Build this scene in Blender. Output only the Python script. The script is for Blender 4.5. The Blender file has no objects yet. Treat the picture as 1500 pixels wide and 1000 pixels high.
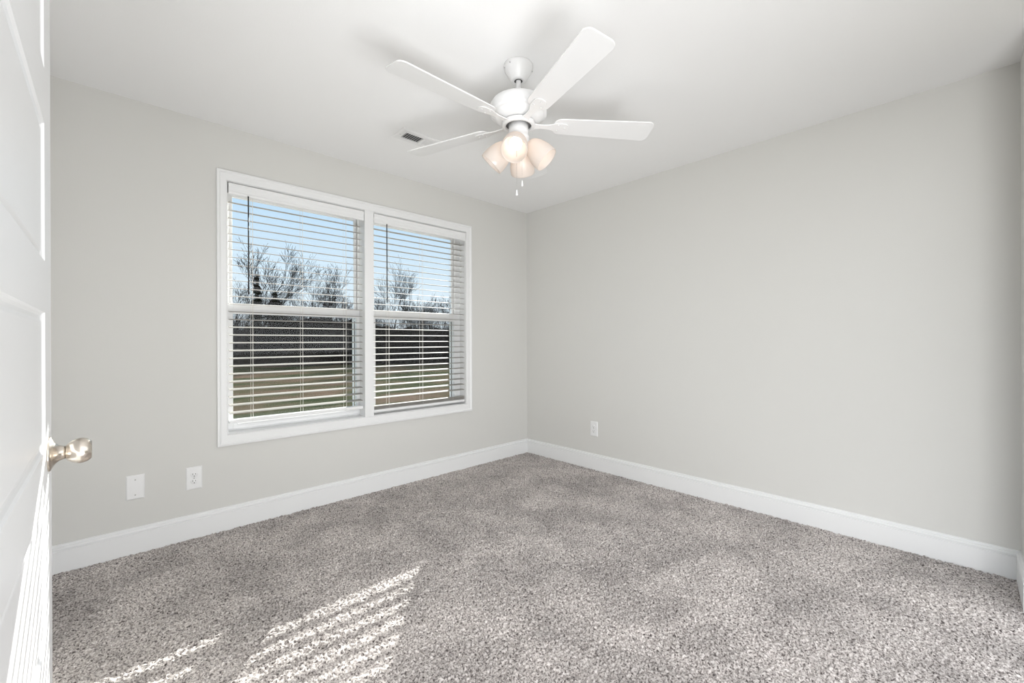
import bpy, bmesh, math, random
import numpy as np
from mathutils import Vector, Matrix
C = bpy.context.scene
COL = C.collection
PI = math.pi
R = math.radians

# ------------------------------------------------------------------ constants of the place
XR, YW, YN, XL, ZC = 3.122, 3.068, -0.19, -0.278, 2.44      # right wall, window wall, near wall, left wall, ceiling
CAM_H = 1.134
SUN_STRENGTH = 19.0
SKY_FRONT, SKY_BACK = 1.12, 2.1
BULB = 2.4
FILL = 60.0
CEILING_FILL = 32.0
EXPOSURE = 0.0

# ------------------------------------------------------------------ camera
cam = bpy.data.objects.new('camera', bpy.data.cameras.new('camera'))
COL.objects.link(cam)
cam.data.sensor_width = 36.0
cam.data.lens = 625.7 / 1500 * 36
cam.data.clip_start = 0.02
cam.data.clip_end = 400
yaw, roll = 0.7591, -0.0031
F = Vector((math.sin(yaw), math.cos(yaw), -0.0009)).normalized()
RT = Vector((math.cos(yaw), -math.sin(yaw), 0)); UP = RT.cross(F)
R2 = RT * math.cos(roll) + UP * math.sin(roll)
U2 = -RT * math.sin(roll) + UP * math.cos(roll)
m = Matrix((R2, U2, -F)).transposed().to_4x4()
m.translation = (0, 0, CAM_H)
cam.matrix_world = m
C.camera = cam

# ------------------------------------------------------------------ sky
w = bpy.data.worlds.new('sky'); C.world = w; w.use_nodes = True
nt = w.node_tree; nt.nodes.clear()
def N(nt, t, **kw):
    n = nt.nodes.new(t)
    for k, v in kw.items():
        if k.startswith('i_'):
            n.inputs[int(k[2:])].default_value = v
        else: setattr(n, k, v)
    return n
L = nt.links.new
tc = N(nt, 'ShaderNodeTexCoord'); sp = N(nt, 'ShaderNodeSeparateXYZ'); L(tc.outputs['Generated'], sp.inputs[0])
ramp = N(nt, 'ShaderNodeValToRGB')
e = ramp.color_ramp.elements
e[0].position = 0.0; e[0].color = (0.80, 0.86, 0.92, 1)
e[1].position = 0.75; e[1].color = (0.33, 0.55, 0.88, 1)
x = e.new(0.12); x.color = (0.71, 0.82, 0.93, 1)
x = e.new(0.38); x.color = (0.43, 0.66, 0.91, 1)
L(sp.outputs[2], ramp.inputs[0])
# sky away from the sun: whitened and brightened to fill the room
back = N(nt, 'ShaderNodeMapRange'); back.inputs[1].default_value = 0.30; back.inputs[2].default_value = -0.25
back.inputs[3].default_value = 0.0; back.inputs[4].default_value = 1.0
L(sp.outputs[1], back.inputs[0])
mixc = N(nt, 'ShaderNodeMix', data_type='RGBA')
L(back.outputs[0], mixc.inputs[0]); L(ramp.outputs[0], mixc.inputs[6]); mixc.inputs[7].default_value = (0.965, 0.98, 1.0, 1)
st = N(nt, 'ShaderNodeMapRange'); st.inputs[3].default_value = SKY_FRONT; st.inputs[4].default_value = SKY_BACK
L(back.outputs[0], st.inputs[0])
bg = N(nt, 'ShaderNodeBackground'); out = N(nt, 'ShaderNodeOutputWorld')
L(mixc.outputs[2], bg.inputs[0]); L(st.outputs[0], bg.inputs[1]); L(bg.outputs[0], out.inputs[0])

# ------------------------------------------------------------------ sun
sd = bpy.data.lights.new('sun', 'SUN'); sd.energy = SUN_STRENGTH; sd.angle = R(0.35); sd.color = (1.0, 0.97, 0.93)
sun = bpy.data.objects.new('sun', sd); COL.objects.link(sun)
sdir = Vector((-0.645, -0.765, -0.412)).normalized()
sun.rotation_euler = sdir.to_track_quat('-Z', 'Y').to_euler()
sun.location = (8, 9, 8)

# unseen fill lights added behind the camera, washing up over the ceiling
def add_fill(name, loc, aim, w, h, energy, spread):
    l = bpy.data.lights.new(name, 'AREA'); l.shape = 'RECTANGLE'; l.size = w; l.size_y = h; l.energy = energy; l.color = (0.985, 0.99, 1.0); l.spread = spread
    o = bpy.data.objects.new(name, l); COL.objects.link(o); o.location = loc
    o.rotation_euler = (Vector(aim)-Vector(loc)).to_track_quat('-Z', 'Y').to_euler()
add_fill('fill_light', (-1.15, -1.0, 0.25), (1.5, 0.9, 2.2), 1.4, 1.0, FILL, PI)
add_fill('ceiling_fill', (0.25, -1.0, 0.12), (0.20, 1.9, 2.44), 1.7, 0.9, CEILING_FILL, 2.0)

C.view_settings.view_transform = 'Standard'
C.view_settings.look = 'None'
C.view_settings.gamma = 1
C.view_settings.use_curve_mapping = False
C.view_settings.exposure = EXPOSURE

# ------------------------------------------------------------------ helpers
def srgb(r, g, b):
    f = lambda c: (c/255/12.92 if c/255 <= .04045 else ((c/255+.055)/1.055)**2.4)
    return (f(r), f(g), f(b), 1)

def mat(name, col, rough=0.5, metal=0.0, spec=0.5, noise=0.0, nscale=8, bump=0.0, bscale=200, coat=0):
    m = bpy.data.materials.new(name); m.use_nodes = True
    nt = m.node_tree; b = nt.nodes['Principled BSDF']; L = nt.links.new
    b.inputs['Base Color'].default_value = col; b.inputs['Roughness'].default_value = rough
    b.inputs['Metallic'].default_value = metal; b.inputs['Specular IOR Level'].default_value = spec
    b.inputs['Coat Weight'].default_value = coat
    tc = N(nt, 'ShaderNodeTexCoord')
    if noise > 0:
        n = N(nt, 'ShaderNodeTexNoise'); n.inputs['Scale'].default_value = nscale; n.inputs['Detail'].default_value = 4
        L(tc.outputs['Object'], n.inputs['Vector'])
        mx = N(nt, 'ShaderNodeMix', data_type='RGBA')
        mx.inputs[6].default_value = tuple(c*(1-noise) for c in col[:3])+(1,)
        mx.inputs[7].default_value = tuple(min(1, c*(1+noise)) for c in col[:3])+(1,)
        L(n.outputs['Fac'], mx.inputs[0]); L(mx.outputs[2], b.inputs['Base Color'])
    if bump > 0:
        n = N(nt, 'ShaderNodeTexNoise'); n.inputs['Scale'].default_value = bscale; n.inputs['Detail'].default_value = 3
        L(tc.outputs['Object'], n.inputs['Vector'])
        bp = N(nt, 'ShaderNodeBump'); bp.inputs['Strength'].default_value = bump; bp.inputs['Distance'].default_value = 0.002
        L(n.outputs['Fac'], bp.inputs['Height']); L(bp.outputs[0], b.inputs['Normal'])
    return m

M = {}
M['wall'] = mat('wall_paint', (0.675, 0.67, 0.645, 1), 0.7, spec=0.3, noise=0.01, nscale=3, bump=0.12, bscale=260)
M['ceiling'] = mat('ceiling_paint', (0.89, 0.89, 0.89, 1), 0.85, spec=0.2, noise=0.01, nscale=2, bump=0.12, bscale=180)
M['trim'] = mat('trim_paint', (0.83, 0.835, 0.835, 1), 0.38, spec=0.5, noise=0.008, nscale=6)
M['door'] = mat('door_paint', (0.83, 0.835, 0.84, 1), 0.33, spec=0.5, noise=0.008, nscale=5, bump=0.05, bscale=60)
M['vinyl'] = mat('window_vinyl', (0.86, 0.865, 0.87, 1), 0.35, noise=0.005)
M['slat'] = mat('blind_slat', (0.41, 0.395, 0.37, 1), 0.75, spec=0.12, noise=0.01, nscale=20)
M['cord'] = mat('blind_cord', (0.80, 0.78, 0.74, 1), 0.8, noise=0.02, nscale=60)
M['wand'] = mat('dark_wand', (0.014, 0.015, 0.018, 1), 0.3, noise=0.05, nscale=60)
M['seal'] = mat('weather_strip', (0.12, 0.12, 0.125, 1), 0.7, noise=0.05, nscale=60)
M['fan'] = mat('fan_white', (0.80, 0.80, 0.80, 1), 0.35, noise=0.008, nscale=8)
M['blade'] = mat('fan_blade', (0.80, 0.80, 0.80, 1), 0.30, noise=0.01, nscale=14)
M['dark'] = mat('dark_recess', (0.03, 0.03, 0.03, 1), 0.8, noise=0.05, nscale=30)
M['duct'] = mat('duct_dark', (0.10, 0.10, 0.10, 1), 0.8, noise=0.05, nscale=30)
M['plate'] = mat('wall_plate', (0.82, 0.82, 0.82, 1), 0.35, noise=0.006, nscale=20)
M['screw'] = mat('plate_screw', (0.50, 0.50, 0.49, 1), 0.4, noise=0.03, nscale=200)
M['nickel'] = mat('satin_nickel', (0.66, 0.60, 0.53, 1), 0.27, metal=1.0, noise=0.04, nscale=40)
M['nickel_dark'] = mat('nickel_gap', (0.22, 0.19, 0.16, 1), 0.4, metal=1.0, noise=0.04, nscale=40)
M['chain'] = mat('pull_chain', (0.30, 0.29, 0.28, 1), 0.4, metal=0.6, noise=0.04, nscale=200)
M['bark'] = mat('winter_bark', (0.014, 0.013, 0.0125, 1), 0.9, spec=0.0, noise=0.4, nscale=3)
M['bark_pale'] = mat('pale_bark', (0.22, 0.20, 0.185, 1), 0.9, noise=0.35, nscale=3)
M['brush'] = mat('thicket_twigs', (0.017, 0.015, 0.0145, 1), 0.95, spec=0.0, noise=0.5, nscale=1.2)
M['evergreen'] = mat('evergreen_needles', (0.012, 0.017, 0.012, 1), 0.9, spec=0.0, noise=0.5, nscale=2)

def glass_mat():
    m = bpy.data.materials.new('window_glass'); m.use_nodes = True; nt = m.node_tree; nt.nodes.clear(); L = nt.links.new
    tr = N(nt, 'ShaderNodeBsdfTransparent'); tr.inputs[0].default_value = (0.96, 0.98, 0.975, 1)
    gl = N(nt, 'ShaderNodeBsdfGlossy'); gl.inputs['Roughness'].default_value = 0.02
    fr = N(nt, 'ShaderNodeFresnel'); fr.inputs[0].default_value = 1.25
    mx = N(nt, 'ShaderNodeMixShader'); o = N(nt, 'ShaderNodeOutputMaterial')
    L(fr.outputs[0], mx.inputs[0]); L(tr.outputs[0], mx.inputs[1]); L(gl.outputs[0], mx.inputs[2]); L(mx.outputs[0], o.inputs[0])
    return m
M['glass'] = glass_mat()

def screen_mat():
    m = bpy.data.materials.new('insect_screen'); m.use_nodes = True; nt = m.node_tree; nt.nodes.clear(); L = nt.links.new
    tr = N(nt, 'ShaderNodeBsdfTransparent'); df = N(nt, 'ShaderNodeBsdfDiffuse'); df.inputs[0].default_value = (0.04, 0.04, 0.045, 1)
    mx = N(nt, 'ShaderNodeMixShader'); mx.inputs[0].default_value = 0.13; o = N(nt, 'ShaderNodeOutputMaterial')
    L(tr.outputs[0], mx.inputs[1]); L(df.outputs[0], mx.inputs[2]); L(mx.outputs[0], o.inputs[0])
    return m
M['screen'] = screen_mat()

def shade_mat():
    m = bpy.data.materials.new('opal_glass'); m.use_nodes = True; nt = m.node_tree; nt.nodes.clear(); L = nt.links.new
    df = N(nt, 'ShaderNodeBsdfDiffuse'); df.inputs[0].default_value = (0.84, 0.795, 0.76, 1)
    tl = N(nt, 'ShaderNodeBsdfTranslucent'); tl.inputs[0].default_value = (0.90, 0.82, 0.75, 1)
    gl = N(nt, 'ShaderNodeBsdfGlossy'); gl.inputs['Roughness'].default_value = 0.25
    tx = N(nt, 'ShaderNodeTexNoise'); tx.inputs['Scale'].default_value = 20
    mr = N(nt, 'ShaderNodeMapRange'); mr.inputs[3].default_value = 0.40; mr.inputs[4].default_value = 0.46
    L(tx.outputs['Fac'], mr.inputs[0])
    m1 = N(nt, 'ShaderNodeMixShader'); L(mr.outputs[0], m1.inputs[0])
    m2 = N(nt, 'ShaderNodeMixShader'); m2.inputs[0].default_value = 0.04
    o = N(nt, 'ShaderNodeOutputMaterial')
    L(df.outputs[0], m1.inputs[1]); L(tl.outputs[0], m1.inputs[2]); L(m1.outputs[0], m2.inputs[1]); L(gl.outputs[0], m2.inputs[2]); L(m2.outputs[0], o.inputs[0])
    return m
M['shade'] = shade_mat()
def bulb_mat():
    m = bpy.data.materials.new('lit_bulb'); m.use_nodes = True; nt = m.node_tree; b = nt.nodes['Principled BSDF']
    b.inputs['Base Color'].default_value = (0.9, 0.9, 0.88, 1)
    b.inputs['Emission Color'].default_value = (1.0, 0.90, 0.80, 1); b.inputs['Emission Strength'].default_value = BULB
    return m
M['bulb'] = bulb_mat()

def carpet_mat():
    m = bpy.data.materials.new('carpet_yarn'); m.use_nodes = True; nt = m.node_tree; b = nt.nodes['Principled BSDF']; L = nt.links.new
    b.inputs['Roughness'].default_value = 0.95; b.inputs['Specular IOR Level'].default_value = 0.08
    b.inputs['Sheen Weight'].default_value = 0.25; b.inputs['Sheen Roughness'].default_value = 0.5
    tc = N(nt, 'ShaderNodeTexCoord')
    # yarn flecks, their dark tones also standing for shade between tufts
    n1 = N(nt, 'ShaderNodeTexNoise'); n1.inputs['Scale'].default_value = 135; n1.inputs['Detail'].default_value = 2.5; n1.inputs['Roughness'].default_value = 0.65
    n1.inputs['Distortion'].default_value = 0.6
    L(tc.outputs['Object'], n1.inputs['Vector'])
    r = N(nt, 'ShaderNodeValToRGB'); e = r.color_ramp.elements
    e[0].position = 0.36; e[0].color = (0.070, 0.058, 0.055, 1)
    e[1].position = 0.62; e[1].color = (0.76, 0.715, 0.69, 1)
    x = e.new(0.42); x.color = (0.275, 0.245, 0.235, 1)
    x = e.new(0.50); x.color = (0.51, 0.465, 0.44, 1)
    L(n1.outputs['Fac'], r.inputs[0])
    # foot marks and brushed pile: pile-lean shading put into the colour
    n2 = N(nt, 'ShaderNodeTexNoise'); n2.inputs['Scale'].default_value = 3.2; n2.inputs['Detail'].default_value = 5; n2.inputs['Roughness'].default_value = 0.6; n2.inputs['Distortion'].default_value = 0.5
    L(tc.outputs['Object'], n2.inputs['Vector'])
    mr = N(nt, 'ShaderNodeMapRange'); mr.inputs[1].default_value = 0.36; mr.inputs[2].default_value = 0.64; mr.inputs[3].default_value = 0.78; mr.inputs[4].default_value = 1.16
    L(n2.outputs['Fac'], mr.inputs[0])
    mx = N(nt, 'ShaderNodeMix', data_type='RGBA', blend_type='MULTIPLY'); mx.inputs[0].default_value = 1
    L(r.outputs[0], mx.inputs[6]); L(mr.outputs[0], mx.inputs[7]); L(mx.outputs[2], b.inputs['Base Color'])
    return m
M['carpet'] = carpet_mat()

def ground_mat():
    m = bpy.data.materials.new('winter_grass'); m.use_nodes = True; nt = m.node_tree; b = nt.nodes['Principled BSDF']; L = nt.links.new
    b.inputs['Roughness'].default_value = 1; b.inputs['Specular IOR Level'].default_value = 0.0
    tc = N(nt, 'ShaderNodeTexCoord')
    mp = N(nt, 'ShaderNodeMapping'); mp.inputs['Scale'].default_value = (1.0, 1.6, 1); mp.inputs['Rotation'].default_value = (0, 0, 0.4)
    L(tc.outputs['Object'], mp.inputs[0])
    n1 = N(nt, 'ShaderNodeTexNoise'); n1.inputs['Scale'].default_value = 0.35; n1.inputs['Detail'].default_value = 6; n1.inputs['Roughness'].default_value = 0.65
    L(mp.outputs[0], n1.inputs['Vector'])
    r = N(nt, 'ShaderNodeValToRGB'); e = r.color_ramp.elements
    e[0].position = 0.35; e[0].color = (0.030, 0.038, 0.020, 1)
    e[1].position = 0.70; e[1].color = (0.125, 0.088, 0.068, 1)
    x = e.new(0.46); x.color = (0.055, 0.057, 0.034, 1)
    x = e.new(0.56); x.color = (0.085, 0.066, 0.046, 1)
    L(n1.outputs['Fac'], r.inputs[0]); L(r.outputs[0], b.inputs['Base Color'])
    return m
M['ground'] = ground_mat()
M['litter'] = mat('leaf_litter', (0.026, 0.023, 0.021, 1), 1.0, spec=0.0, noise=0.55, nscale=0.9)

class MB:
    """collects shapes for one mesh"""
    def __init__(s): s.v = []; s.f = []; s.sm = []
    def add(s, vs, fs, smooth=False):
        o = len(s.v); s.v += [tuple(v) for v in vs]; s.f += [tuple(i+o for i in f) for f in fs]; s.sm += [smooth]*len(fs)
    def box(s, x0, x1, y0, y1, z0, z1):
        vs = [(x0,y0,z0),(x1,y0,z0),(x1,y1,z0),(x0,y1,z0),(x0,y0,z1),(x1,y0,z1),(x1,y1,z1),(x0,y1,z1)]
        s.add(vs, [(0,3,2,1),(4,5,6,7),(0,1,5,4),(1,2,6,5),(2,3,7,6),(3,0,4,7)]); return s
    def lathe(s, prof, n=40, mtx=None, closed=False):
        """prof: (radius, height) around local z"""
        vs = []; fs = []
        for (r, z) in prof:
            for k in range(n):
                a = 2*PI*k/n; v = Vector((r*math.cos(a), r*math.sin(a), z))
                vs.append(mtx @ v if mtx else v)
        np_ = len(prof)
        rng = range(np_ if closed else np_-1)
        for i in rng:
            j = (i+1) % np_
            for k in range(n):
                k2 = (k+1) % n
                fs.append((i*n+k, i*n+k2, j*n+k2, j*n+k))
        s.add(vs, fs, True); return s
    def tube(s, pts, rads, n=8, caps=True):
        pts = [Vector(p) for p in pts]
        if not hasattr(rads, '__len__'): rads = [rads]*len(pts)
        vs = []; fs = []; ref = None
        for i, p in enumerate(pts):
            d = (pts[min(i+1, len(pts)-1)]-pts[max(i-1, 0)]).normalized()
            if ref is None: ref = Vector((0,0,1)) if abs(d.z) < .9 else Vector((1,0,0))
            u = d.cross(ref).normalized(); v = d.cross(u)
            for k in range(n):
                a = 2*PI*k/n; vs.append(p + (u*math.cos(a)+v*math.sin(a))*rads[i])
        for i in range(len(pts)-1):
            for k in range(n):
                k2 = (k+1) % n; fs.append((i*n+k, i*n+k2, (i+1)*n+k2, (i+1)*n+k))
        if caps:
            fs.append(tuple(range(n))[::-1]); fs.append(tuple((len(pts)-1)*n+k for k in range(n)))
        s.add(vs, fs, n > 5); return s
    def extrude_profile(s, prof, p0, p1, out):
        """prof (d, z): d = distance out from the wall; swept from p0 to p1 (xy), out = unit xy off the wall"""
        vs = []; n = len(prof)
        for p in (p0, p1):
            for d, z in prof: vs.append((p[0]+out[0]*d, p[1]+out[1]*d, z))
        fs = [(i, (i+1) % n, n+(i+1) % n, n+i) for i in range(n)] + [tuple(range(n))[::-1], tuple(range(n, 2*n))]
        s.add(vs, fs); return s
    def build(s, name, material, parent=None, bevel=0, seg=2, loc=None):
        me = bpy.data.meshes.new(name); me.from_pydata(s.v, [], s.f); me.validate()
        if len(me.polygons) == len(s.sm): me.polygons.foreach_set('use_smooth', s.sm)
        bm = bmesh.new(); bm.from_mesh(me); bmesh.ops.recalc_face_normals(bm, faces=bm.faces); bm.to_mesh(me); bm.free()
        me.materials.append(material)
        o = bpy.data.objects.new(name, me); COL.objects.link(o)
        if bevel:
            b = o.modifiers.new('bevel', 'BEVEL'); b.width = bevel; b.segments = seg; b.limit_method = 'ANGLE'; b.angle_limit = R(40)
        if parent: o.parent = parent
        if loc: o.location = loc
        return o

def thing(name, label, cat, loc=(0,0,0), group=None):
    o = bpy.data.objects.new(name, None); COL.objects.link(o); o.location = loc; o.empty_display_size = 0.05
    tag(o, label, cat, group); return o
def tag(o, label, cat, group=None, kind=None):
    o['label'] = label; o['category'] = cat
    if group: o['group'] = group
    if kind: o['kind'] = kind
    return o
def struct(o): o['kind'] = 'structure'; return o

# ------------------------------------------------------------------ room shell
WT = 0.16
WX0, WX1, WZ0, WZ1 = 0.530, 2.340, 0.572, 2.113          # window opening
MX0, MX1 = 1.393, 1.463                                  # mullion between the two windows
b = MB()
b.box(XL-.12, WX0, YW, YW+WT, -.05, ZC+.1).box(WX1, XR+.12, YW, YW+WT, -.05, ZC+.1)
b.box(WX0, WX1, YW, YW+WT, -.05, WZ0).box(WX0, WX1, YW, YW+WT, WZ1, ZC+.1)
struct(b.build('wall_back', M['wall']))
struct(MB().box(XR, XR+.12, YN-.12, YW, -.05, ZC+.1).build('wall_right', M['wall']))
struct(MB().box(2.76, XR, YN-.12, YN, -.05, ZC+.1).build('wall_front', M['wall']))
struct(MB().box(XL-.12, XL, 0.56, YW, -.05, ZC+.1).build('wall_left', M['wall']))
struct(MB().box(XL-.12, XR, YN-.12, YW, ZC, ZC+.1).build('ceiling', M['ceiling']))

# carpet: a finely tufted surface
def make_carpet():
    rng = np.random.default_rng(4)
    x0, x1, y0, y1 = XL, XR, YN, YW
    st = 0.0037
    nx = int((x1-x0)/st)+1; ny = int((y1-y0)/st)+1
    X = np.linspace(x0, x1, nx); Y = np.linspace(y0, y1, ny)
    def vnoise(cell, seed):
        g = np.random.default_rng(seed).random((int((y1-y0)/cell)+3, int((x1-x0)/cell)+3))
        fx = (X-x0)/cell; fy = (Y-y0)/cell
        ix = fx.astype(int); iy = fy.astype(int); tx = fx-ix; ty = fy-iy
        tx = tx*tx*(3-2*tx); ty = ty*ty*(3-2*ty)
        a = g[np.ix_(iy, ix)]*(1-tx)+g[np.ix_(iy, ix+1)]*tx
        c = g[np.ix_(iy+1, ix)]*(1-tx)+g[np.ix_(iy+1, ix+1)]*tx
        return a*(1-ty)[:, None]+c*ty[:, None]
    Z = (vnoise(.0078, 1)-.5)*.010 + (vnoise(.0050, 2)-.5)*.007 + (vnoise(.05, 3)-.5)*.003
    GX, GY = np.meshgrid(X, Y)
    GX = GX + (vnoise(.008, 7)-.5)*.005; GY = GY + (vnoise(.008, 8)-.5)*.005
    GX = np.clip(GX, x0, x1); GY = np.clip(GY, y0, y1)
    co = np.stack([GX, GY, Z], -1).reshape(-1, 3).astype(np.float32)
    idx = np.arange(nx*ny).reshape(ny, nx)
    q = np.stack([idx[:-1, :-1], idx[:-1, 1:], idx[1:, 1:], idx[1:, :-1]], -1).reshape(-1, 4)
    me = bpy.data.meshes.new('floor')
    me.vertices.add(len(co)); me.vertices.foreach_set('co', co.ravel())
    me.loops.add(q.size); me.loops.foreach_set('vertex_index', q.ravel().astype(np.int32))
    me.polygons.add(len(q)); me.polygons.foreach_set('loop_start', np.arange(0, q.size, 4, dtype=np.int32))
    me.polygons.foreach_set('use_smooth', np.ones(len(q), dtype=bool))
    me.update(calc_edges=True); me.materials.append(M['carpet'])
    o = bpy.data.objects.new('floor', me); COL.objects.link(o); return struct(o)
make_carpet()

# baseboards with a two-step moulded top
bbp = [(0, -.02), (.016, -.02), (.016, .106), (.0115, .1085), (.0115, .1115), (.0165, .1145), (.0165, .1200), (.0145, .1245), (.0085, .1265), (.0085, .1295), (.0095, .1325), (.0085, .1365), (.004, .139), (0, .139)]
struct(MB().extrude_profile(bbp, (XL, YW), (XR, YW), (0, -1)).build('baseboard_back', M['trim']))
struct(MB().extrude_profile(bbp, (XR, YN), (XR, YW), (-1, 0)).build('baseboard_right', M['trim']))
struct(MB().extrude_profile(bbp, (2.76, YN), (XR, YN), (0, 1)).build('baseboard_front', M['trim']))
struct(MB().extrude_profile(bbp, (XL, .66), (XL, YW), (1, 0)).build('baseboard_left', M['trim']))

# window casing, mullion cover and jamb liners
CX0, CX1, CZ0, CZ1 = 0.477, 2.399, 0.507, 2.172
b = MB(); t = .017
def casing_frame(b, ox0, ox1, oz0, oz1, ix0, ix1, iz0, iz1, y_out, y_in, yb):
    """mitred frame, thicker at the outer edge"""
    vs = []
    for (x0, x1, z0, z1, y) in ((ox0, ox1, oz0, oz1, yb), (ox0, ox1, oz0, oz1, y_out), (ox0+.012, ox1-.012, oz0+.012, oz1-.012, y_out-.002),
                                (ox0+.020, ox1-.020, oz0+.020, oz1-.020, y_in), (ix0-.006, ix1+.006, iz0-.006, iz1+.006, y_in), (ix0, ix1, iz0, iz1, y_in+.004), (ix0, ix1, iz0, iz1, yb)):
        vs += [(x0, y, z0), (x1, y, z0), (x1, y, z1), (x0, y, z1)]
    fs = []
    for i in range(7):
        j = (i+1) % 7
        for k in range(4):
            k2 = (k+1) % 4; fs.append((i*4+k, i*4+k2, j*4+k2, j*4+k))
    b.add(vs, fs)
casing_frame(b, CX0, CX1, CZ0, CZ1, WX0, WX1, WZ0, WZ1, YW-.017, YW-.012, YW)
b.box(MX0, MX1, YW-.012, YW+.11, WZ0, WZ1)
# liners
b.box(WX0, WX0+.004, YW, YW+.10, WZ0, WZ1).box(WX1-.004, WX1, YW, YW+.10, WZ0, WZ1)
b.box(WX0, WX1, YW, YW+.10, WZ0, WZ0+.004).box(WX0, WX1, YW, YW+.10, WZ1-.004, WZ1)
struct(b.build('trim_1', M['trim'], bevel=.0012))

# ------------------------------------------------------------------ windows (single hung, vinyl)
def window(name, x0, x1, fl, fr):
    z0, z1 = WZ0+.004, WZ1-.004
    zr0, zr1 = 1.312, 1.378
    b = MB()
    gl, gr = x0+fl, x1-fr                    # glass edges of the upper sash
    st = .016; gap = .004
    b.box(x0, gl-st-gap, YW+.085, YW+.15, z0, z1).box(gr+st+gap, x1, YW+.085, YW+.15, z0, z1)
    b.box(gl-st-gap, gr+st+gap, YW+.085, YW+.15, z0, z0+.03).box(gl-st-gap, gr+st+gap, YW+.085, YW+.15, z1-.03, z1)
    root = struct(b.build(name, M['vinyl'], bevel=.0015))
    s = MB()
    s.box(gl-st, gl, YW+.108, YW+.13, zr0, z1-.03).box(gr, gr+st, YW+.108, YW+.13, zr0, z1-.03)
    s.box(gl, gr, YW+.108, YW+.13, z1-.058, z1-.03).box(gl, gr, YW+.108, YW+.13, zr0+.01, zr1-.008)
    us = s.build('upper_sash', M['vinyl'], root, bevel=.0015)
    MB().box(gl-.004, gr+.004, YW+.117, YW+.121, zr1-.012, z1-.054).build('glass_pane', M['glass'], us)
    k = MB()
    k.box(gr+st, gr+st+gap, YW+.112, YW+.14, zr0, z1-.03).box(gl-st-gap, gl-st, YW+.112, YW+.14, zr0, z1-.03)
    k.build('weather_seal', M['seal'], root)
    s = MB()
    ll, lr = gl-.004, gr+.006
    s.box(x0+.012, ll, YW+.078, YW+.104, z0+.012, zr1).box(lr, x1-.012, YW+.078, YW+.104, z0+.012, zr1)
    s.box(ll, lr, YW+.078, YW+.104, zr0, zr1).box(ll, lr, YW+.078, YW+.104, z0+.012, z0+.052)
    s.box(ll+.02, lr-.02, YW+.070, YW+.078, z0+.040, z0+.048)            # lift rail
    ls = s.build('lower_sash', M['vinyl'], root, bevel=.002)
    MB().box(ll-.004, lr+.004, YW+.090, YW+.094, z0+.048, zr0+.004).build('glass_pane', M['glass'], ls)
    # insect screen outside the lower sash
    s = MB(); sl, sr = gl+.002, gr-.004
    s.box(sl-.012, sl, YW+.135, YW+.143, z0+.03, zr0+.02).box(sr, sr+.012, YW+.135, YW+.143, z0+.03, zr0+.02)
    s.box(sl, sr, YW+.135, YW+.143, z0+.03, z0+.045).box(sl, sr, YW+.135, YW+.143, zr0+.008, zr0+.02)
    sf = s.build('screen_frame', M['vinyl'], root)
    MB().box(sl, sr, YW+.1385, YW+.1395, z0+.045, zr0+.008).build('screen_mesh', M['screen'], sf)
    s = MB(); s.box(sr+.012, x1-.02, YW+.1355, YW+.1415, z0+.03, zr0).box(x0+.02, sl-.012, YW+.1355, YW+.1415, z0+.03, zr0)
    s.build('track', M['seal'], root)
window('window_1', WX0+.004, MX0, .044, .028)
window('window_2', MX1, WX1-.004, .060, .072)

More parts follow.
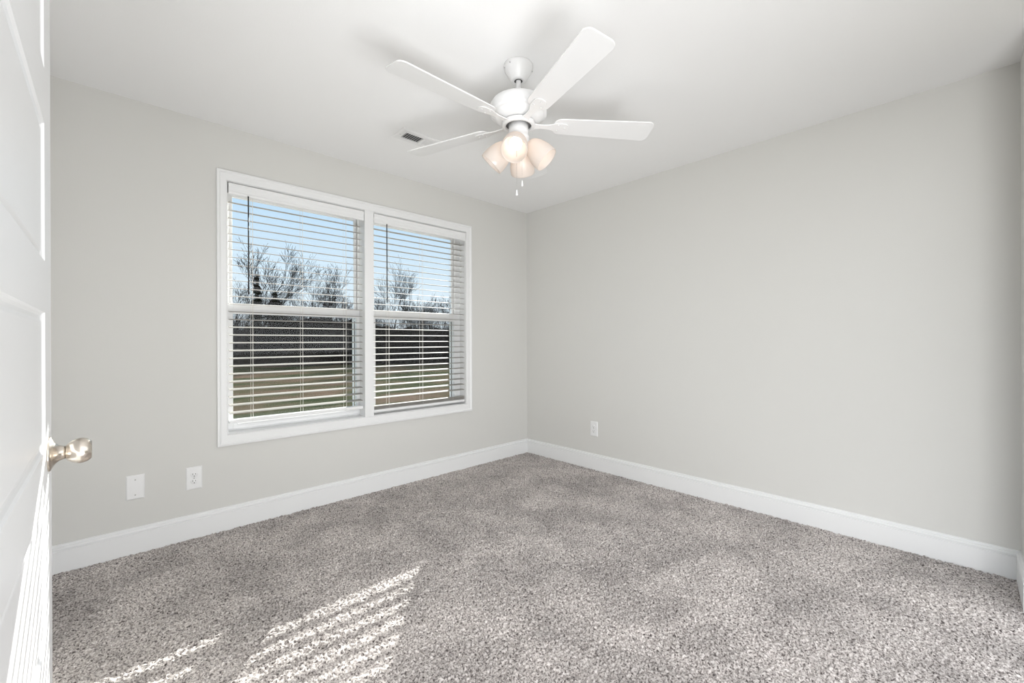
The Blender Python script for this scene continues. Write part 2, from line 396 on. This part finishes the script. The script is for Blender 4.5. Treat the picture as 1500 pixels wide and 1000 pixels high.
# ------------------------------------------------------------------ blinds
def blind(x0, x1, label, dz, rail_z, tilt_deg, stacked=False):
    root = thing('window_blind', label, 'blind', ((x0+x1)/2, YW+.03, 2.10), 'faux wood blinds in the twin window')
    cx, cy, cz = (x0+x1)/2, YW+.03, 2.10
    hw = (x1-x0)/2
    # moulded valance over a steel head rail
    prof = [(-.032, -.068), (-.038, -.064), (-.040, -.052), (-.037, -.046), (-.037, -.030), (-.042, -.020), (-.042, -.002), (-.036, .004), (-.030, .004), (-.030, -.068)]
    vs = []; n = len(prof)
    for x in (-hw+.002, hw-.002):
        for (y, z) in prof: vs.append((x, y, z))
    b = MB(); b.add(vs, [(i, (i+1) % n, n+(i+1) % n, n+i) for i in range(n)]+[tuple(range(n))[::-1], tuple(range(n, 2*n))])
    b.build('valance', M['trim'], root)
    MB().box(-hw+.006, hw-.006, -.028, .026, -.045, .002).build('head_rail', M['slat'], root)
    # slats
    tilt = R(tilt_deg); wd = .048
    def slat_mesh():
        b = MB(); vs = []; K = 6
        for x in (-hw+.007, hw-.007):
            top = []; bot = []
            for k in range(K+1):
                u = (k/K-.5); y = u*wd; z = .0022*(1-4*u*u)
                yy = y*math.cos(tilt)-z*math.sin(tilt); zz = y*math.sin(tilt)+z*math.cos(tilt)
                top.append((x, yy, zz+.0013)); bot.append((x, yy, zz-.0013))
            vs += top+bot[::-1]
        n = 2*(K+1)
        b.add(vs, [(i, (i+1) % n, n+(i+1) % n, n+i) for i in range(n)]+[tuple(range(n))[::-1], tuple(range(n, 2*n))])
        return b
    first = None; z_top = 1.991+dz; step = .0479; ns = 28
    rnd = random.Random(int(x0*100))
    for i in range(ns):
        z = z_top-i*step
        if z < rail_z+(.06 if stacked else .03): break
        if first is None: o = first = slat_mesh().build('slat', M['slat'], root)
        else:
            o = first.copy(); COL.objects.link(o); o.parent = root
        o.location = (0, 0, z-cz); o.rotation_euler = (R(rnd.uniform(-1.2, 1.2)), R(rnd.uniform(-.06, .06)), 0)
    if stacked:                                   # spare slats resting on the bottom rail
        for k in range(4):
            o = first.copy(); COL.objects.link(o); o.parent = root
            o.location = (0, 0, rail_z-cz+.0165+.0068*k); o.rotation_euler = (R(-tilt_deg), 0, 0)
    MB().box(-hw+.006, hw-.006, -.025, .025, rail_z-cz-.010, rail_z-cz+.011).build('bottom_rail', M['trim'], root, bevel=.003)
    for f in (-.36, 0.0, .36):
        x = f*(x1-x0)*.965
        b = MB()
        b.tube([(x, -.0262, -.05), (x, -.0262, rail_z-cz-.006)], .0009, 5)
        b.tube([(x, .0262, -.05), (x, .0262, rail_z-cz-.006)], .0009, 5)
        b.tube([(x+.008, 0.002, -.05), (x+.008, 0.002, rail_z-cz)], .0008, 5)
        b.build('ladder_cord', M['cord'], root)
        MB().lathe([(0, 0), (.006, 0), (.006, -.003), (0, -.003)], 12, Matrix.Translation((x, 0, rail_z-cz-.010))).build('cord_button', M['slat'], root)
    xw = x0+.105-cx
    b = MB(); b.tube([(xw, -.045, -.062), (xw, -.045, -.655)], .0038, 6); b.tube([(xw, -.032, -.058), (xw, -.045, -.064)], .002, 6)
    b.tube([(xw, -.045, -.64), (xw, -.045, -.668)], [.0036, .0046], 8)
    b.build('tilt_wand', M['wand'], root)
    return root
blind(WX0+.006, MX0-.002, 'open white slatted blind in the left half of the twin window', 0.0, .645, 8)
blind(MX1+.002, WX1-.006, 'open white slatted blind in the right half of the twin window', 0.004, .604, 6, True)

# ------------------------------------------------------------------ door, swung back along the left
def make_door():
    DX, DY1, DY0, DZ0, DZ1, T = -.083, 1.290, .528, .012, 2.043, .035
    stile = .118
    panels = [(.235, .480), (.580, .838), (.932, 1.190), (1.285, 1.541), (1.643, 1.905)]
    ya, yb = DY0+stile, DY1-stile
    b = MB(); xb = DX-T
    b.box(xb+.011, DX-.011, DY0+.001, DY1-.001, DZ0+.001, DZ1-.001)
    for face, sgn in ((DX, -1), (xb, 1)):
        def P(y, z, d): return (face+sgn*d, y, z)
        def quad(y0, y1, z0, z1): b.add([P(y0, z0, 0), P(y1, z0, 0), P(y1, z1, 0), P(y0, z1, 0)], [(0, 1, 2, 3)])
        quad(DY0, ya, DZ0, DZ1); quad(yb, DY1, DZ0, DZ1)
        zs = [DZ0]+[z for p in panels for z in p]+[DZ1]
        for i in range(0, len(zs), 2): quad(ya, yb, zs[i], zs[i+1])
        for z0, z1 in panels:
            rings = [(0, 0), (.0025, .0035), (.007, .0058), (.013, .0058), (.019, .0035), (.021, .0033)]
            for (o0, d0), (o1, d1) in zip(rings, rings[1:]):
                a = [P(ya+o0, z0+o0, d0), P(yb-o0, z0+o0, d0), P(yb-o0, z1-o0, d0), P(ya+o0, z1-o0, d0)]
                c = [P(ya+o1, z0+o1, d1), P(yb-o1, z0+o1, d1), P(yb-o1, z1-o1, d1), P(ya+o1, z1-o1, d1)]
                b.add(a+c, [(k, (k+1) % 4, 4+(k+1) % 4, 4+k) for k in range(4)])
            o1, d1 = rings[-1]
            b.add([P(ya+o1, z0+o1, d1), P(yb-o1, z0+o1, d1), P(yb-o1, z1-o1, d1), P(ya+o1, z1-o1, d1)], [(0, 1, 2, 3)])
    for (y, s) in ((DY0, 1), (DY1, 1)):
        b.add([(DX, y, DZ0), (xb, y, DZ0), (xb, y, DZ1), (DX, y, DZ1)], [(0, 1, 2, 3)])
    for z in (DZ0, DZ1):
        b.add([(DX, DY0, z), (xb, DY0, z), (xb, DY1, z), (DX, DY1, z)], [(0, 1, 2, 3)])
    d = struct(b.build('door_1', M['door']))
    # egg-shaped knob on a flared rose, both sides
    KY, KZ = 1.222, .917
    for side, fx in ((1, DX), (-1, xb)):
        mtx = Matrix.Translation((fx, KY, KZ)) @ Matrix.Rotation(side*PI/2, 4, 'Y')
        k = MB().lathe([(0, 0), (.0330, 0), (.0335, .0015), (.0320, .0035), (.0255, .0065), (.0190, .0105), (.0150, .0150), (.0132, .0200), (.0126, .0225), (0, .0225)], 48, mtx).build('rose', M['nickel'], d)
        kn = MB().lathe([(0, .0235), (.0130, .0235), (.0165, .0262), (.0205, .0310), (.0236, .0370), (.0250, .0430), (.0248, .0480), (.0228, .0540), (.0190, .0592), (.0165, .0606), (.0150, .0603), (0, .0598)], 48, mtx).build('door_knob', M['nickel'], d)
        MB().lathe([(0, .0222), (.0118, .0222), (.0118, .0238), (0, .0238)], 32, mtx).build('knob_neck', M['nickel_dark'], kn)
    MB().box(DX-T/2-.012, DX-T/2+.012, DY1, DY1+.0012, KZ-.028, KZ+.028).build('latch_plate', M['nickel'], d)
    for z in (.20, 1.05, 1.85):
        h = MB(); h.tube([(DX+.004, DY0-.006, z-.045), (DX+.004, DY0-.006, z+.045)], .006, 12); h.box(DX-.02, DX+.002, DY0-.008, DY0-.001, z-.045, z+.045)
        h.build('hinge', M['nickel'], d)
make_door()

# ------------------------------------------------------------------ wall plates
def plate(kind, centre, axis, label, group=None, hw=.0385, hh=.065):
    """axis 'y': on the window wall facing -Y; 'x': on the right wall facing -X"""
    root = thing('outlet' if kind == 'outlet' else 'blank_wall_plate', label, 'outlet' if kind == 'outlet' else 'wall plate', centre, group)
    if axis == 'x': root.rotation_euler = (0, 0, -PI/2)
    # local: x along the wall, -y out of the wall
    def ring(o, y): return [(-hw+o, y, -hh+o), (hw-o, y, -hh+o), (hw-o, y, hh-o), (-hw+o, y, hh-o)]
    b = MB(); vs = ring(0, 0)+ring(0, -.002)+ring(.004, -.0055)+ring(.007, -.0062)
    fs = [(i*4+k, i*4+(k+1) % 4, (i+1)*4+(k+1) % 4, (i+1)*4+k) for i in range(3) for k in range(4)]+[(12, 13, 14, 15), (3, 2, 1, 0)]
    b.add(vs, fs); b.build('cover_plate', M['plate'], root)
    rot = Matrix.Rotation(PI/2, 4, 'X')
    def screw(z):
        MB().lathe([(0, .0058), (.0036, .0058), (.0036, .0070), (.0026, .0078), (0, .0080)], 16, Matrix.Translation((0, 0, z)) @ rot).build('screw', M['screw'], root)
    if kind == 'outlet':
        screw(0)
        for z in (.0195, -.0195):
            f = MB()
            f.lathe([(0, .006), (.0172, .006), (.0172, .0078), (.0162, .0084), (0, .0084)], 32, Matrix.Translation((0, 0, z)) @ rot @ Matrix.Diagonal((1, .82, 1, 1)))
            r = f.build('receptacle', M['plate'], root)
            s = MB(); s.box(-.0075, -.0053, -.0088, -.0083, z+.000, z+.0085); s.box(.0053, .0075, -.0088, -.0083, z+.001, z+.0078)
            s.lathe([(0, .0083), (.0026, .0083), (.0026, .0088), (0, .0088)], 16, Matrix.Translation((0, 0, z-.0075)) @ rot)
            s.build('slots', M['dark'], r)
    else:
        screw(.0405); screw(-.0405)
plate('blank', (.1093, YW, .354), 'y', 'blank white wall plate with two screws near the door')
plate('outlet', (.3650, YW, .347), 'y', 'white duplex electrical outlet on the window wall left of the window')
plate('outlet', (XR, 2.239, .358), 'x', 'small white electrical outlet low on the blank right wall')

# ------------------------------------------------------------------ ceiling vent
def make_vent():
    x0, x1, y0, y1 = 1.318, 1.655, 2.342, 2.492
    cx, cy = (x0+x1)/2, (y0+y1)/2
    root = thing('ceiling_vent', 'white rectangular air register in the ceiling behind the fan', 'vent', (cx, cy, ZC))
    hx, hy = (x1-x0)/2, (y1-y0)/2; ix, iy = hx-.040, hy-.036
    b = MB(); vs = []
    for (ax, ay, z) in ((hx, hy, 0), (hx, hy, -.003), (hx-.010, hy-.010, -.009), (ix+.004, iy+.004, -.010), (ix, iy, -.008), (ix, iy, 0)):
        vs += [(-ax, -ay, z), (ax, -ay, z), (ax, ay, z), (-ax, ay, z)]
    fs = [(i*4+k, i*4+(k+1) % 4, (i+1)*4+(k+1) % 4, (i+1)*4+k) for i in range(5) for k in range(4)]
    b.add(vs, fs); b.box(-.008, .008, -iy, iy, -.010, 0)
    b.build('vent_frame', M['plate'], root)
    MB().box(-ix-.002, ix+.002, -iy-.002, iy+.002, -.0012, -.0004).build('duct_opening', M['duct'], root)
    for sec, (a, c, ang) in enumerate(((-ix, -.008, 52), (.008, ix, -52))):
        n = 8
        for k in range(n):
            xc = a+(c-a)*(k+.5)/n; wl = .0075; an = R(ang)
            dx, dz = math.cos(an)*wl, math.sin(an)*wl
            l = MB(); th = .0007
            nx_, nz_ = -math.sin(an)*th, math.cos(an)*th
            vs = []
            for y in (-iy, iy):
                for sx, sn in ((-1, -1), (1, -1), (1, 1), (-1, 1)):
                    vs.append((xc+sx*dx*.8+sn*nx_, y, -.0055+sx*dz*.55+sn*nz_))
            l.add(vs, [(0, 1, 5, 4), (1, 2, 6, 5), (2, 3, 7, 6), (3, 0, 4, 7), (0, 3, 2, 1), (4, 5, 6, 7)])
            l.build('louver', M['plate'], root)
    for sx in (-1, 1):
        MB().lathe([(0, 0), (.0035, 0), (.003, -.0015), (0, -.002)], 14, Matrix.Translation((sx*(hx-.017), 0, -.0095))).build('screw', M['screw'], root)
make_vent()

# ------------------------------------------------------------------ ceiling fan
def make_fan():
    root = thing('ceiling_fan', 'white five-blade ceiling fan with four lit frosted glass shades', 'ceiling fan', (1.422, 1.449, ZC))
    zz = lambda z: z-ZC
    MB().lathe([(0, 0), (.068, 0), (.069, -.004), (.068, -.012), (.062, -.028), (.050, -.048), (.040, -.062), (.036, -.070), (.030, -.074), (.0195, -.074), (.0185, -.064), (0, -.060)], 56).build('canopy', M['fan'], root)
    MB().lathe([(0.014, -.0705), (.0192, -.0705), (.0192, -.0735), (0.014, -.0735)], 32, closed=True).build('canopy_gap', M['dark'], root)
    for a in (150, 190, 330):
        c = Vector((.0655*math.cos(R(a)), .0655*math.sin(R(a)), -.016))
        MB().tube([c*.97+Vector((0, 0, -.016*.03)), c*1.06], .0032, 8).build('screw', M['screw'], root)
    MB().lathe([(.0128, -.060), (.0128, zz(2.305)), (.021, zz(2.300)), (.024, zz(2.285)), (.024, zz(2.270))], 28).build('downrod', M['fan'], root)
    MB().lathe([(.022, zz(2.283)), (.060, zz(2.281)), (.100, zz(2.273)), (.125, zz(2.262)), (.1345, zz(2.248)), (.1355, zz(2.236)), (.1355, zz(2.212)), (.1335, zz(2.205)),
                (.127, zz(2.201)), (.122, zz(2.200)), (.118, zz(2.196)), (.108, zz(2.184)), (.092, zz(2.177)), (.074, zz(2.174)), (.030, zz(2.174))], 72).build('motor_housing', M['fan'], root)
    MB().lathe([(.040, zz(2.1735)), (.070, zz(2.1735)), (.070, zz(2.169)), (.040, zz(2.169))], 48, closed=True).build('motor_gap', M['dark'], root)
    MB().lathe([(.060, zz(2.170)), (.076, zz(2.170)), (.078, zz(2.166)), (.078, zz(2.154)), (.075, zz(2.150)), (.064, zz(2.149)), (.060, zz(2.152))], 56, closed=True).build('blade_hub', M['fan'], root)
    MB().lathe([(.030, zz(2.158)), (.061, zz(2.158)), (.061, zz(2.160)), (.030, zz(2.160))], 40, closed=True).build('hub_recess', M['duct'], root)
    MB().lathe([(.030, zz(2.166)), (.047, zz(2.166)), (.048, zz(2.120)), (.047, zz(2.108)), (.050, zz(2.104)), (.050, zz(2.088)), (.040, zz(2.076)), (.018, zz(2.070)), (0, zz(2.069))], 44).build('switch_housing', M['fan'], root)
    # blades
    RB, R0, ZB = .655, .168, zz(2.163)
    def outline():
        pts = []
        w0, w1 = .052, .067
        def arc(cx, cy, r, a0, a1, n=7):
            for k in range(n+1):
                a = R(a0+(a1-a0)*k/n); pts.append((cx+r*math.cos(a), cy+r*math.sin(a)))
        r1 = .030; arc(RB-r1, w1-r1, r1, 90, 0); arc(RB-r1, -w1+r1, r1, 0, -90)
        r0 = .036; arc(R0+r0, -w0+r0, r0, -90, -180); arc(R0+r0, w0-r0, r0, 180, 90)
        return pts
    def slab(pts, z0, z1):
        n = len(pts); b = MB()
        b.add([(x, y, z0) for x, y in pts]+[(x, y, z1) for x, y in pts],
              [tuple(range(n))[::-1], tuple(range(n, 2*n))]+[(i, (i+1) % n, n+(i+1) % n, n+i) for i in range(n)])
        return b
    pitch = R(-11)
    first = None
    for k in range(5):
        ang = R(179.3+72*k)
        if first is None:
            bl = slab(outline(), -.003, .003).build('blade', M['blade'], root, bevel=.0015)
            irons = []
            ir = MB(); half = [(.060, .020), (.085, .017), (.110, .0135), (.140, .0150), (.160, .021), (.178, .0285), (.200, .030), (.222, .0285), (.236, .020), (.240, .008)]
            ps = half+[(x, -y) for x, y in half[::-1]]
            n = len(ps)
            def zt(x): return -.0031 if x > .150 else -.0031-.010*(1-max(0, (x-.06))/.09)**1.5*0
            ir.add([(x, y, zt(x)-.0055) for x, y in ps]+[(x, y, zt(x)) for x, y in ps],
                   [tuple(range(n))[::-1], tuple(range(n, 2*n))]+[(i, (i+1) % n, n+(i+1) % n, n+i) for i in range(n)])
            a = ir.build('blade_bracket', M['fan'], bl, bevel=.0022)
            scs = [MB().lathe([(0, -.0086), (.0042, -.0086), (.0036, -.0108), (0, -.0116)], 14, Matrix.Translation((x, y, 0))).build('bracket_screw', M['plate'], bl)
                   for (x, y) in ((.190, .018), (.190, -.018), (.222, 0))]
            first = (bl, [a]+scs); o = bl
        else:
            o = first[0].copy(); COL.objects.link(o); o.parent = root
            for ch in first[1]:
                c = ch.copy(); COL.objects.link(c); c.parent = o
        o.location = (0, 0, ZB)
        o.rotation_euler = (Matrix.Rotation(ang, 4, 'Z') @ Matrix.Rotation(pitch, 4, 'X')).to_euler()
    # small maker's plate marks on one blade
    # shades
    camz = -43.49
    for k, ca in enumerate((-100, -10, 80, 170)):
        a = R(ca+camz); tl = R(46)
        d = Vector((math.cos(a)*math.cos(tl), math.sin(a)*math.cos(tl), -math.sin(tl)))
        p0 = Vector((math.cos(a)*.052, math.sin(a)*.052, zz(2.068)))
        mtx = Matrix.Translation(p0) @ d.to_track_quat('Z', 'Y').to_matrix().to_4x4()
        MB().tube([Vector((math.cos(a)*.025, math.sin(a)*.025, zz(2.088))), p0-d*.008, p0+d*.012], [.011, .013, .0195], 16).build('lamp_arm', M['fan'], root)
        prof = [(.0225, .000), (.0300, .003), (.0400, .016), (.0490, .035), (.0555, .056), (.0595, .078), (.0608, .098), (.0600, .116)]
        inner = [(r-.0032, z+(.0005 if i else .003)) for i, (r, z) in enumerate(prof)][::-1]
        sh = MB().lathe(prof+[(.0592, .1185)]+inner, 48, mtx, closed=True).build('lamp_shade', M['shade'], root)
        bp = [(.0125, .006), (.0130, .018)]
        for j in range(0, 13):
            t_ = R(-62+j*(152/12)); bp.append((.0300*math.cos(t_), .047+.0300*math.sin(t_)))
        bp[-1] = (.0001, .077)
        MB().lathe(bp, 28, mtx).build('light_bulb', M['bulb'], sh)
    # pull chains
    for (dx, dy, zend) in ((.0155, .012, 1.856), (-.010, -.004, 1.808)):
        # positions given along the camera's right / forward
        px = dx*math.cos(R(camz))-(-.052+dy)*math.sin(R(camz)); py = dx*math.sin(R(camz))+(-.052+dy)*math.cos(R(camz))
        ze = zz(zend)
        b = MB(); b.tube([(px*.9, py*.9, zz(2.10)), (px, py, zz(2.092)), (px, py, ze+.02)], .0014, 6)
        z = zz(2.085)
        ch = b.build('pull_chain', M['chain'], root)
        MB().lathe([(0, ze+.026), (.002, ze+.025), (.0035, ze+.016), (.0052, ze+.004), (.0048, ze-.001), (0, ze-.003)], 18, Matrix.Translation((px, py, 0))).build('chain_pull', M['fan'], ch)
make_fan()

# ------------------------------------------------------------------ outdoors
GZ = -.55
def make_ground():
    b = MB(); n = 60
    xs = np.linspace(-60, 110, n); ys = np.linspace(-60, 110, n)
    vs = []
    for y in ys:
        for x in xs:
            vs.append((x, y, GZ))
    b.add(vs, [(j*n+i, j*n+i+1, (j+1)*n+i+1, (j+1)*n+i) for j in range(n-1) for i in range(n-1)])
    struct(b.build('ground', M['ground']))
make_ground()
def make_hillside():
    rnd = random.Random(3); b = MB(); nu, nv = 110, 9; vs = []
    for j in range(nv):
        t = j/(nv-1)
        for i in range(nu):
            az = R(-25+95*i/(nu-1)); d = 33+9*t + 1.5*math.sin(i*.35)+1.2*math.sin(i*.13+1)
            z = GZ-.1+ 3.3*t**.8*(1-.15*math.sin(i*.21)) + (rnd.random()-.5)*.5*(t > 0)
            vs.append((d*math.sin(az), d*math.cos(az), z))
    for j in range(nv-1):
        pass
    b.add(vs, [(j*nu+i, j*nu+i+1, (j+1)*nu+i+1, (j+1)*nu+i) for j in range(nv-1) for i in range(nu-1)])
    struct(b.build('wooded_bank', M['litter']))
make_hillside()

def tree_mesh(seed, h, depth=6, spread=.55, r0=.13):
    rnd = random.Random(seed); b = MB()
    def grow(p, d, ln, r, lev):
        n = 3; pts = [p]; rads = [r]
        q = p.copy(); dd = d.copy()
        for k in range(n):
            dd = (dd+Vector((rnd.gauss(0, .10), rnd.gauss(0, .10), rnd.gauss(.03, .05)))).normalized()
            q = q+dd*ln/n; pts.append(q.copy()); rads.append(max(.008, r*(1-.38*(k+1)/n)))
        b.tube(pts, rads, 6 if lev < 2 else 3, caps=False)
        if lev >= depth: return
        nb = 3 if lev < depth-1 else 4
        for c in range(nb):
            t = 1.0 if c == 0 else rnd.uniform(.35, .95)
            i = min(n, max(1, int(round(t*n)))); s = pts[i]
            sp_ = spread*(.35 if c == 0 else 1)*rnd.uniform(.7, 1.25)
            ax = Vector((rnd.gauss(0, 1), rnd.gauss(0, 1), rnd.gauss(0, .3))).normalized()
            nd = (Matrix.Rotation(sp_, 3, ax.cross(dd).normalized()) @ dd)
            nd = (nd+Vector((0, 0, .12))).normalized()
            grow(s.copy(), nd, ln*rnd.uniform(.62, .84), rads[i]*(.85 if c == 0 else .6), lev+1)
    grow(Vector((0, 0, -.2)), Vector((rnd.gauss(0, .05), rnd.gauss(0, .05), 1)).normalized(), h*.30, r0, 0)
    # trim the reach to the wanted height
    zm = max(v[2] for v in b.v); f = h/zm
    b.v = [(x*f, y*f, z*f) for x, y, z in b.v]
    return b
def at(px, D, f=625.7):
    u = (px-750)/f
    return (F.x*D+RT.x*u*D, F.y*D+RT.y*u*D)
protos = {}
def tree(px, D, top_y, seed, label, matn='bark', group=None, r0=.13, depth=6):
    h = CAM_H-GZ+(500-top_y)/625.7*D
    x, y = at(px, D)
    if seed not in protos:
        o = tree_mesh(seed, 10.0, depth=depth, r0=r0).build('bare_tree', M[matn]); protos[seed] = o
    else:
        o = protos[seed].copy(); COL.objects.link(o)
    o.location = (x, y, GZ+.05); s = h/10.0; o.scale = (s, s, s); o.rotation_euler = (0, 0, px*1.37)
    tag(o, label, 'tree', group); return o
tree(376, 34, 350, 11, 'tallest bare winter tree seen through the left window', r0=.19)
tree(458, 36, 372, 12, 'bare forked winter tree in the middle of the left window')
tree(492, 35, 380, 13, 'bare winter tree near the right side of the left window')
tree(578, 35, 374, 12, 'tall bare winter tree at the left of the right window', r0=.17)
tree(603, 33, 392, 13, 'slender bare winter tree right of the tall tree in the right window')
gr = 'bare trees of the distant wood'
rnd = random.Random(9)
for px in (340, 358, 391, 408, 424, 440, 473, 507, 561, 592, 617, 632, 648, 666):
    big = px < 440
    tree(px, rnd.uniform(37, 44), (410 if big else 420 if px < 540 else 432)+rnd.uniform(-14, 10), rnd.choice((11, 12, 13)), 'thin bare tree in the winter wood outside the windows', group=gr)

def thicket():
    rnd = random.Random(5); b = MB()
    for i in range(2600):
        px = rnd.uniform(300, 720); D = rnd.uniform(31, 37)
        x, y = at(px, D); h = rnd.uniform(1.0, 3.9) * (1.0 if px < 540 else .8)
        lean = Vector((rnd.gauss(0, .22), rnd.gauss(0, .22), 1)) * h
        p = Vector((x, y, GZ))
        r = rnd.uniform(.012, .045)
        b.tube([p, p+lean*.5, p+lean+Vector((rnd.gauss(0, .2), rnd.gauss(0, .2), 0))], [r, r*.7, r*.3], 3, caps=False)
        for k in range(5):
            s = p+lean*rnd.uniform(.2, .95); e_ = s+Vector((rnd.gauss(0, .5), rnd.gauss(0, .5), rnd.uniform(.1, .8)))
            b.tube([s, e_], [r*.5, r*.2], 3, caps=False)
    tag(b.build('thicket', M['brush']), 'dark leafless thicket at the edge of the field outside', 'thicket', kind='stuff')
thicket()

def evergreen(px, D, top_y, wid, label, seed):
    rnd = random.Random(seed); x, y = at(px, D); h = CAM_H-GZ+(500-top_y)/625.7*D; b = MB()
    for i in range(2600):
        t = rnd.random()**.8; z = .3+t*(h-.3); r = wid*(1-t)**.7*rnd.uniform(.2, 1)*(.8+.4*math.sin(t*40)); a = rnd.uniform(0, 2*PI)
        c = Vector((r*math.cos(a), r*math.sin(a), z)); s = rnd.uniform(.05, .16)
        d1 = Vector((rnd.gauss(0, 1), rnd.gauss(0, 1), rnd.gauss(0, .6))).normalized()*s; d2 = d1.cross(Vector((rnd.gauss(0, 1), rnd.gauss(0, 1), rnd.gauss(0, 1)))).normalized()*s*.5
        b.add([c-d1, c+d2, c+d1, c-d2], [(0, 1, 2, 3)])
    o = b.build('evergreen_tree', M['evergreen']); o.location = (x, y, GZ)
    tag(o, label, 'tree')
    tr = MB().tube([(0, 0, -.1), (0, 0, h*.9)], [.14, .03], 8).build('trunk', M['bark'], o)
evergreen(377, 33, 402, .8, 'narrow dark evergreen behind the wand of the left blind', 21)
evergreen(403, 35, 428, 1.5, 'broad dark evergreen in the lower left of the window view', 22)
